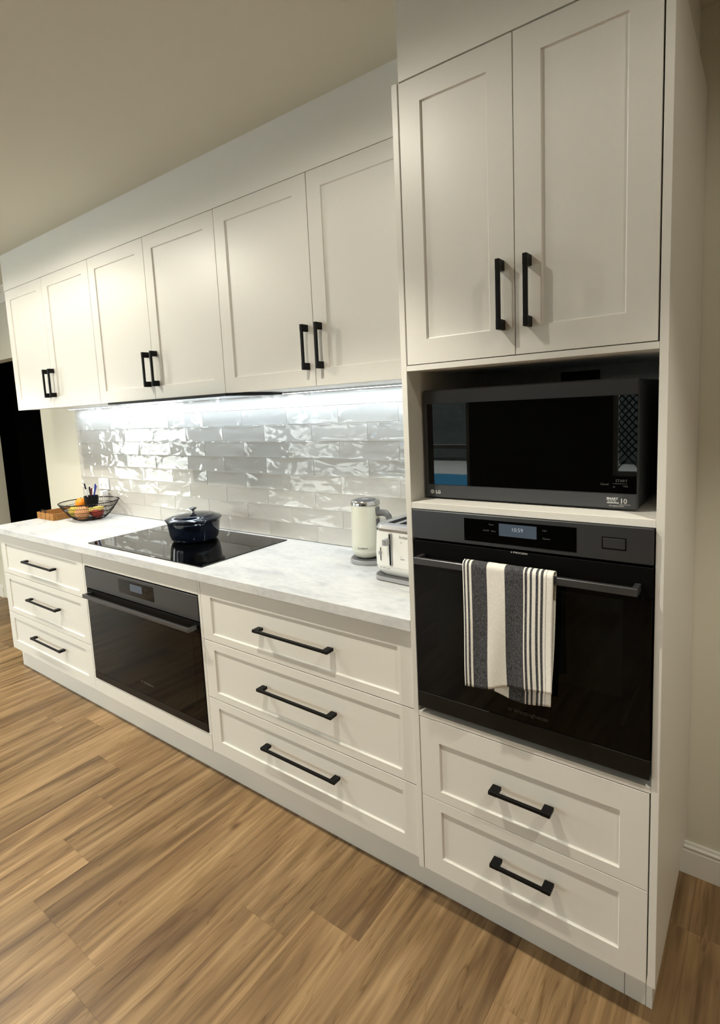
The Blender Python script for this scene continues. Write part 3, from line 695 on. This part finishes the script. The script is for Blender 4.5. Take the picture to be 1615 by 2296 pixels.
# ------------------------------------------------------------------ cast iron pot
PC = (-1.503, .322); pz = TOP + .0048
pot = thing('cast_iron_pot', 'navy enamelled cast iron pot with lid on the black cooktop', 'pot', (PC[0], PC[1], pz))
bm = bmesh.new(); lathe(bm, [(0, 0), (.096, 0), (.104, .004), (.112, .014), (.118, .035), (.122, .07), (.125, .094), (.1285, .096), (.1300, .100), (.1285, .104), (.121, .104), (.117, .06), (.100, .012), (0, .008)], 64)
obj('pot_body', bm, 'enamel', pot, local=True, smooth=True)
bm = bmesh.new(); lathe(bm, [(0, .105), (.1335, .1045), (.1355, .1065), (.1340, .1095), (.120, .1150), (.102, .1200), (.0985, .1235), (.094, .1240), (.060, .1290), (.030, .1310), (0, .1315)], 64)
lid = obj('lid', bm, 'enamel', pot, local=True, smooth=True)
bm = bmesh.new(); lathe(bm, [(0, .1310), (.014, .1310), (.010, .1350), (.0065, .1400), (.0070, .1445), (.015, .1490), (.0185, .1525), (.0190, .1545), (.016, .1560), (0, .1562)], 32)
obj('knob', bm, 'knobm', lid, local=True, smooth=True, label='steel lid knob')
for ang in (math.radians(-37), math.radians(143)):
    bm = bmesh.new(); ca, sa = math.cos(ang), math.sin(ang); pts = []
    for i in range(13):
        a = -1 + 2 * i / 12; rr = .121 + .024 * (1 - a * a) ** .5 if abs(a) < 1 else .124
        w = a * .042; pts.append((ca * rr - sa * w, sa * rr + ca * w, .092))
    tube(bm, pts, .006, 8); obj('loop_handle', bm, 'enamel', pot, local=True, smooth=True)

# ------------------------------------------------------------------ kettle
KX, KY = -.546, .412
ke = thing('kettle', 'cream electric kettle with chrome lid and black handle, on its grey base beside the toaster', 'kettle', (KX, KY, TOP), rotz=math.radians(-2))
bm = bmesh.new(); lathe(bm, [(0, .0005), (.064, .0005), (.064, .004), (.067, .005), (.067, .016), (.064, .018), (0, .018)], 44); 
for v in bm.verts:
    if v.co.x > .02: v.co.x *= 1.18
base = obj('base', bm, 'silver', ke, local=True, smooth=True)
bm = bmesh.new(); lathe(bm, [(0, .018), (.0615, .018), (.0615, .0192), (0, .0192)], 44)
for v in bm.verts:
    if v.co.x > .02: v.co.x *= 1.18
obj('base_top', bm, 'greypl', base, local=True)
bm = bmesh.new(); lathe(bm, [(0, .021), (.036, .021), (.046, .026), (.054, .037), (.0585, .050), (.0588, .0525), (.0583, .0535), (.0590, .0545), (.0590, .080), (.0575, .150), (.0553, .215), (.0550, .226), (0, .226)], 56)
body = obj('kettle_body', bm, 'cream', ke, local=True, smooth=True)
bm = bmesh.new(); lathe(bm, [(.0552, .226), (.0570, .228), (.0566, .240), (.0540, .2440), (.0500, .2450), (0, .2450)], 56); lid = obj('lid', bm, 'chrome', ke, local=True, smooth=True, label='chrome lid')
bm = bmesh.new(); lathe(bm, [(0, .2452), (.040, .2452), (.040, .2470), (0, .2470)], 40); obj('lid_inset', bm, 'greypl', lid, local=True)
bm = bmesh.new(); lathe(bm, [(0, .2472), (.014, .2472), (.014, .2480), (0, .2480)], 24); obj('lid_badge', bm, 'silver', lid, local=True)
bm = bmesh.new()   # small pouring lip on the left
v = [bm.verts.new(c) for c in ((-.052, -.012, .232), (-.052, .012, .232), (-.068, 0, .235), (-.055, 0, .205))]
for f in ((0, 1, 2), (0, 2, 3), (1, 3, 2), (0, 3, 1)): bm.faces.new([v[i] for i in f])
obj('spout', bm, 'chrome', ke, local=True)
bm = bmesh.new()
pts = [(.052, 0, .218), (.060, 0, .196), (.078, 0, .200), (.096, 0, .199), (.108, 0, .188), (.114, 0, .165), (.115, 0, .130), (.113, 0, .090), (.108, 0, .072)]
tube(bm, pts, [.010, .011, .010, .010, .010, .010, .010, .009, .008], 10, rx=1.3)
obj('handle', bm, 'greypl', ke, local=True, smooth=True, label='dark grey curved handle')
bm = bmesh.new(); box(bm, .0515, .0600, -.010, .010, .120, .176, bev=.003, seg=2); obj('water_gauge', bm, 'greypl', ke, local=True)
def curved_text(parent, name, s, size, R, z, ang0, m):
    o = text(parent, name, s, size, 0, 0, 0, m, local=True, shear=.3)
    for vv in o.data.vertices:
        a = ang0 + vv.co.x / R; rr = R + (-vv.co.y)
        vv.co = Vector((rr * math.cos(a), rr * math.sin(a), z + vv.co.z))
    return o
curved_text(body, 'logo', 'Sunbeam', .0115, .0592, .062, math.radians(-91), 'printdark')

# ------------------------------------------------------------------ toaster
TX, TY, tr_ = -.402, .236, math.radians(-4)
to2 = thing('toaster', 'white four-slice toaster with silver top and single visible lever, next to the kettle', 'toaster', (TX, TY, TOP), rotz=tr_)
TWd, TDp = .268, .27
def rrect_loft(secs, n=8):
    """secs: list of (x0,x1,y0,y1,z,r) rounded rectangles lofted upward"""
    bm = bmesh.new(); rings = []
    for x0, x1, y0, y1, z, r in secs:
        ring = []
        for cx, cy, a0 in ((x1 - r, y0 + r, -90), (x1 - r, y1 - r, 0), (x0 + r, y1 - r, 90), (x0 + r, y0 + r, 180)):
            for i in range(n + 1):
                a = math.radians(a0 + 90 * i / n); ring.append(bm.verts.new((cx + r * math.cos(a), cy + r * math.sin(a), z)))
        rings.append(ring)
    for a, b_ in zip(rings, rings[1:]):
        for i in range(len(a)): j = (i + 1) % len(a); bm.faces.new((a[i], a[j], b_[j], b_[i]))
    bm.faces.new(rings[0]); bm.faces.new(rings[-1]); return bm
r0 = .04
bm = rrect_loft([(0, TWd, 0, TDp, .0005, r0), (0, TWd, 0, TDp, .003, r0)]); bs = obj('base_foot', bm, 'black', to2, local=True, smooth=True)
bm = rrect_loft([(-.003, TWd + .003, -.003, TDp, .0032, r0), (-.003, TWd + .003, -.003, TDp, .017, r0)]); bs = obj('base', bm, 'silver', to2, local=True, smooth=True)
bm = rrect_loft([(0, TWd, 0, TDp, .0172, r0), (0, TWd, 0, TDp, .0180, r0)]); obj('base_top', bm, 'greypl', bs, local=True)
bm = rrect_loft([(.022, TWd - .022, .022, TDp - .02, .0182, .03), (.010, TWd - .01, .010, TDp - .01, .030, .034), (.003, TWd - .003, .003, TDp - .003, .045, .036), (.0015, TWd - .0015, .0015, TDp - .0015, .0535, .036), (.003, TWd - .003, .003, TDp - .003, .0542, .036), (.0015, TWd - .0015, .0015, TDp - .0015, .0550, .036), (.001, TWd - .001, .001, TDp - .001, .10, .036), (.005, TWd - .005, .004, TDp - .005, .176, .036)])
tb = obj('toaster_body', bm, 'white', to2, local=True, smooth=True)
bm = rrect_loft([(.004, TWd - .004, .003, TDp - .004, .1762, .036), (.004, TWd - .004, .003, TDp - .004, .184, .036)]); trm = obj('chrome_band', bm, 'chrome', to2, local=True, smooth=True)
bm = rrect_loft([(.005, TWd - .005, .004, TDp - .005, .1842, .036), (.010, TWd - .010, .010, TDp - .010, .196, .034), (.020, TWd - .020, .022, TDp - .020, .200, .028)]); tp = obj('top_plate', bm, 'silver', to2, local=True, smooth=True, label='silver top plate')
for sx_ in (.050, .098, .150, .198): obj('bread_slot', B(sx_, sx_ + .028, .035, .235, .1995, .2006), 'gap', tp, local=True)
obj('slot_rim', B(.046, .130, .031, .239, .1985, .2001, bev=.0005), 'silver', tp, local=True)
for lx in (.083,):
    bm = rrect_loft([(lx - .012, lx + .012, -.001, .002, 0, .0009), (lx - .012, lx + .012, -.001, .002, .001, .0009)]); bm.free()
    bm = bmesh.new(); box(bm, lx - .0065, lx + .0065, -.0015, .002, .058, .172, bev=.003); tr = obj('lever_track', bm, 'silver', to2, local=True)
    obj('track_slot', B(lx - .0035, lx + .0015, -.0019, -.0014, .062, .168), 'gap', tr, local=True)
    obj('lever', B(lx - .016, lx + .001, -.028, -.0019, .132, .156, bev=.004, seg=2), 'silver', to2, local=True)
obj('browning_slot', B(.0385, .0410, .0002, .0012, .072, .118), 'gap', to2, local=True); obj('browning_slider', B(.0345, .0440, -.007, .0002, .094, .106, bev=.0015), 'silver', to2, local=True)
text(tb, 'logo', 'Sunbeam', .0125, .118, .160, .0002, 'printdark', local=True, shear=.3)
for (x, z, s, sz) in ((.034, .0475, 'BAGEL', .0034), (.048, .0475, 'REHEAT', .0034), (.064, .0475, 'CANCEL', .0034), (.125, .142, '+', .010), (.122, .086, 'HI-LIFT', .0055), (.124, .092, '^', .008)):
    text(tb, 'button_print', s, sz, x, z, -.0002, 'printdark', local=True)

# ------------------------------------------------------------------ wire bowl, fruit, pen cup, tray
BX, BY = -2.603, .385
def brad(z): return .066 + (.172 - .066) * (max(0, z) / .110) ** .62
wb = thing('wire_bowl', 'round black wire fruit bowl on the bench near the power outlet', 'bowl', (BX, BY, TOP))
def ringpts(r, z, n=56): return [(r * math.cos(2 * math.pi * i / n), r * math.sin(2 * math.pi * i / n), z) for i in range(n)]
bm = bmesh.new(); tube(bm, ringpts(.172, .110), .0028, 8, True); obj('rim', bm, 'black', wb, local=True, smooth=True)
for z in (.085, .058, .030): bm = bmesh.new(); tube(bm, ringpts(brad(z), z), .0016, 6, True); obj('hoop', bm, 'black', wb, local=True, smooth=True)
bm = bmesh.new(); lathe(bm, [(0, .0005), (.066, .0005), (.068, .003), (.066, .005), (0, .005)], 40); obj('base_ring', bm, 'black', wb, local=True)
bm = bmesh.new()
for i in range(84):
    a = 2 * math.pi * i / 84; pts = []
    for j in range(8): z = .004 + .106 * (j / 7) ** 1.5; pts.append((brad(z) * math.cos(a), brad(z) * math.sin(a), z))
    tube(bm, pts, .00085, 4)
o = obj('wire', bm, 'black', wb, local=True); o['kind'] = 'stuff'
def fruit(name, label, m, x, y, z, r, sz=1.0, sxx=1.0, stem=True, cat='fruit'):
    t = thing(name, label, cat, (x, y, z - r * sz), group='fruit in the wire bowl'); bm = bmesh.new()
    prof = []
    for i in range(17):
        a = -math.pi / 2 + math.pi * i / 16; dimp = .14 * math.exp(-((a - math.pi / 2) / .35) ** 2) + .08 * math.exp(-((a + math.pi / 2) / .35) ** 2)
        prof.append((max(0, r * math.cos(a)) if 0 < i < 16 else 0, r * sz * (1 + math.sin(a) * (1 - dimp))))
    lathe(bm, prof, 28, sx=sxx); obj('flesh', bm, m, t, local=True, smooth=True)
    if stem: bm = bmesh.new(); tube(bm, [(0, 0, r * sz * 1.82), (.002, 0, r * sz * 2.02)], .0022, 6); obj('stem', bm, 'stem', t, local=True)
fruit('orange', 'bright orange at the left of the pen cup, highest fruit in the wire bowl', 'orange', BX - .078, BY - .010, TOP + .094, .036)
fruit('mango', 'yellow-green mango low at the left side of the wire bowl', 'mango', BX - .060, BY - .064, TOP + .054, .035, 1.0, 1.15, False)
fruit('peach', 'pale peach at the front centre of the wire bowl', 'peach', BX + .020, BY - .060, TOP + .050, .042)
fruit('apple', 'dark red apple low at the right of the wire bowl', 'apple', BX + .062, BY + .014, TOP + .045, .036)
fruit('apple', 'red apple at the back left of the wire bowl under the orange', 'apple', BX - .035, BY + .045, TOP + .044, .037)
bn = thing('banana', 'pale yellow banana lying along the right side of the wire bowl', 'fruit', (BX + .052, BY - .036, TOP + .076), group='fruit in the wire bowl')
bm = bmesh.new(); pts = [(-.028 + .105 * t_, -.012 + .070 * t_ + .02 * math.sin(math.pi * t_), -.012 + .018 * t_ * t_) for t_ in [i / 10 for i in range(11)]]
tube(bm, pts, [.006, .010, .013, .0145, .015, .015, .0145, .013, .010, .006, .004], 8); obj('peel', bm, 'banana', bn, local=True, smooth=True)
bm = bmesh.new(); tube(bm, [pts[-1], tuple(Vector(pts[-1]) + Vector((.012, .006, .006)))], .0032, 6); obj('tip', bm, 'stem', bn, local=True)
# pen cup sitting in the bowl
CX, CY, CZ = BX + .006, BY + .012, TOP + .0865
pc = thing('pen_cup', 'small black pen cup sitting on the fruit in the wire bowl', 'cup', (CX, CY, CZ))
bm = bmesh.new(); lathe(bm, [(0, 0), (.036, 0), (.038, .003), (.042, .056), (.0405, .056), (.036, .005), (0, .004)], 32); obj('cup_wall', bm, 'black', pc, local=True, smooth=True)
bm = bmesh.new(); box(bm, .012, .055, -.032, .01, -.0135, -.0005, bev=.004); obj('foot', bm, 'black', pc, local=True)
def pen(label, m, dx, dy, tx, ty, L_, capm=None):
    t = thing('pen', label, 'pen', (CX + dx, CY + dy, CZ + .006), group='pens in the black cup')
    d = Vector((tx, ty, 1)).normalized()
    bm = bmesh.new(); tube(bm, [(0, 0, 0), tuple(d * .006), tuple(d * L_ * .72)], [.0015, .004, .0042], 8); obj('barrel', bm, m, t, local=True, smooth=True)
    bm = bmesh.new(); tube(bm, [tuple(d * L_ * .72), tuple(d * L_ * .97), tuple(d * L_)], [.0047, .0047, .003], 8); obj('cap', bm, capm or m, t, local=True, smooth=True)
pen('white pen with black cap leaning left out of the black cup', 'whitepen', -.014, -.006, -.22, -.05, .128, 'black')
pen('black pen leaning left beside the white pen', 'black', -.006, .004, -.13, .02, .105)
pen('maroon pen leaning right in the black cup', 'redpen', .004, -.006, .15, .05, .100)
pen('blue pen leaning right, behind the maroon pen', 'bluepen', .006, .006, .22, .10, .126)
pen('blue pen at the far right of the black cup, leaning most', 'bluepen', .012, -.002, .35, .12, .122)
# woven tray
ty_ = thing('woven_tray', 'rectangular woven tan tray with black handles at the far left end of the bench', 'tray', (-2.875, .36, TOP))
TX0, TX1, TY0, TY1 = -2.985, -2.770, .236, .530
obj('tray_floor', B(TX0 + .008, TX1 - .008, TY0 + .008, TY1 - .008, TOP + .001, TOP + .006), 'rattan', ty_)
for (a, b_, c, d) in ((TX0, TX1, TY0, TY0 + .009), (TX0, TX1, TY1 - .009, TY1), (TX0, TX0 + .009, TY0 + .0092, TY1 - .0092), (TX1 - .009, TX1, TY0 + .0092, TY1 - .0092)):
    sd = obj('side', B(a, b_, c, d, TOP + .0005, TOP + .042, bev=.002, seg=2), 'rattan', ty_)
for n_, (px_, py_) in enumerate([(TX0 + .05, TY0), (TX1 - .05, TY0), (TX1, TY0 + .02), (TX0 + .11, TY0)]):
    obj('binding', B(px_ - .006, px_ + .006, py_ - .003, py_ + .010, TOP + .0005, TOP + .043, bev=.001), 'rattan', ty_)
for yy in (TY0 + .004, TY1 - .004):
    bm = bmesh.new(); pts = [(-2.905 + .035 * math.cos(math.pi * i / 12), yy, TOP + .036 + .024 * math.sin(math.pi * i / 12)) for i in range(13)]
    tube(bm, pts, .0038, 8); obj('handle', bm, 'black', ty_, smooth=True, label='black arched handle')
bk = obj('note_block', B(-2.838, -2.783, .34, .42, TOP + .0064, TOP + .048, bev=.003), 'plate'); tag(bk, 'small white block lying in the woven tray against the wire bowl', 'box')
# outlet on the tiles
po = thing('power_outlet', 'white double power outlet on the splashback tiles behind the wire bowl', 'power outlet', (-2.707, .55, 1.09))
pl = obj('plate', B(OUTX0, OUTX1, .5445, .5538, OUTZ0, OUTZ1, bev=.002, seg=2), 'plate', po)
for cx_ in (-2.735, -2.680):
    obj('switch', B(cx_ - .006, cx_ + .006, .5415, .5445, 1.100, 1.112, bev=.001), 'plate', po)
    bm = bmesh.new(); box(bm, cx_ - .0075, cx_ - .0050, .5438, .5446, 1.081, 1.089); box(bm, cx_ + .0050, cx_ + .0075, .5438, .5446, 1.081, 1.089); box(bm, cx_ - .0012, cx_ + .0012, .5438, .5446, 1.068, 1.076)
    obj('socket_slots', bm, 'gap', po)
ch = thing('charger_plug', 'small white charger plugged in below the outlet, behind the wire bowl', 'charger', (-2.665, .53, 1.045))
obj('adaptor', B(-2.684, -2.650, .500, .5400, 1.020, 1.0535, bev=.005, seg=2), 'plate', ch)
bm = bmesh.new(); tube(bm, [(-2.667, .515, 1.022), (-2.667, .512, .995), (-2.66, .520, .96), (-2.65, .53, .925), (-2.64, .53, .9045)], .0022, 6); obj('cable', bm, 'plate', ch, smooth=True)
# cable on the far-left wall
bm = bmesh.new(); tube(bm, [(-4.74, .555, .52), (-4.71, .552, .40), (-4.66, .55, .335), (-4.60, .552, .345), (-4.57, .555, .36)], .004, 6)
cb = obj('wall_cable', bm, 'black'); tag(cb, 'thin black cable looped on the wall at the far left edge', 'cable')
# the tower stands a little proud of the base cabinets; its things take their final size and place here, scaled about the camera
for o in tower_things:
    o.location = Vector(o.location) * TOWER_CAM_SCALE + TOWER_CAM_SHIFT
    o.scale = (TOWER_CAM_SCALE,) * 3
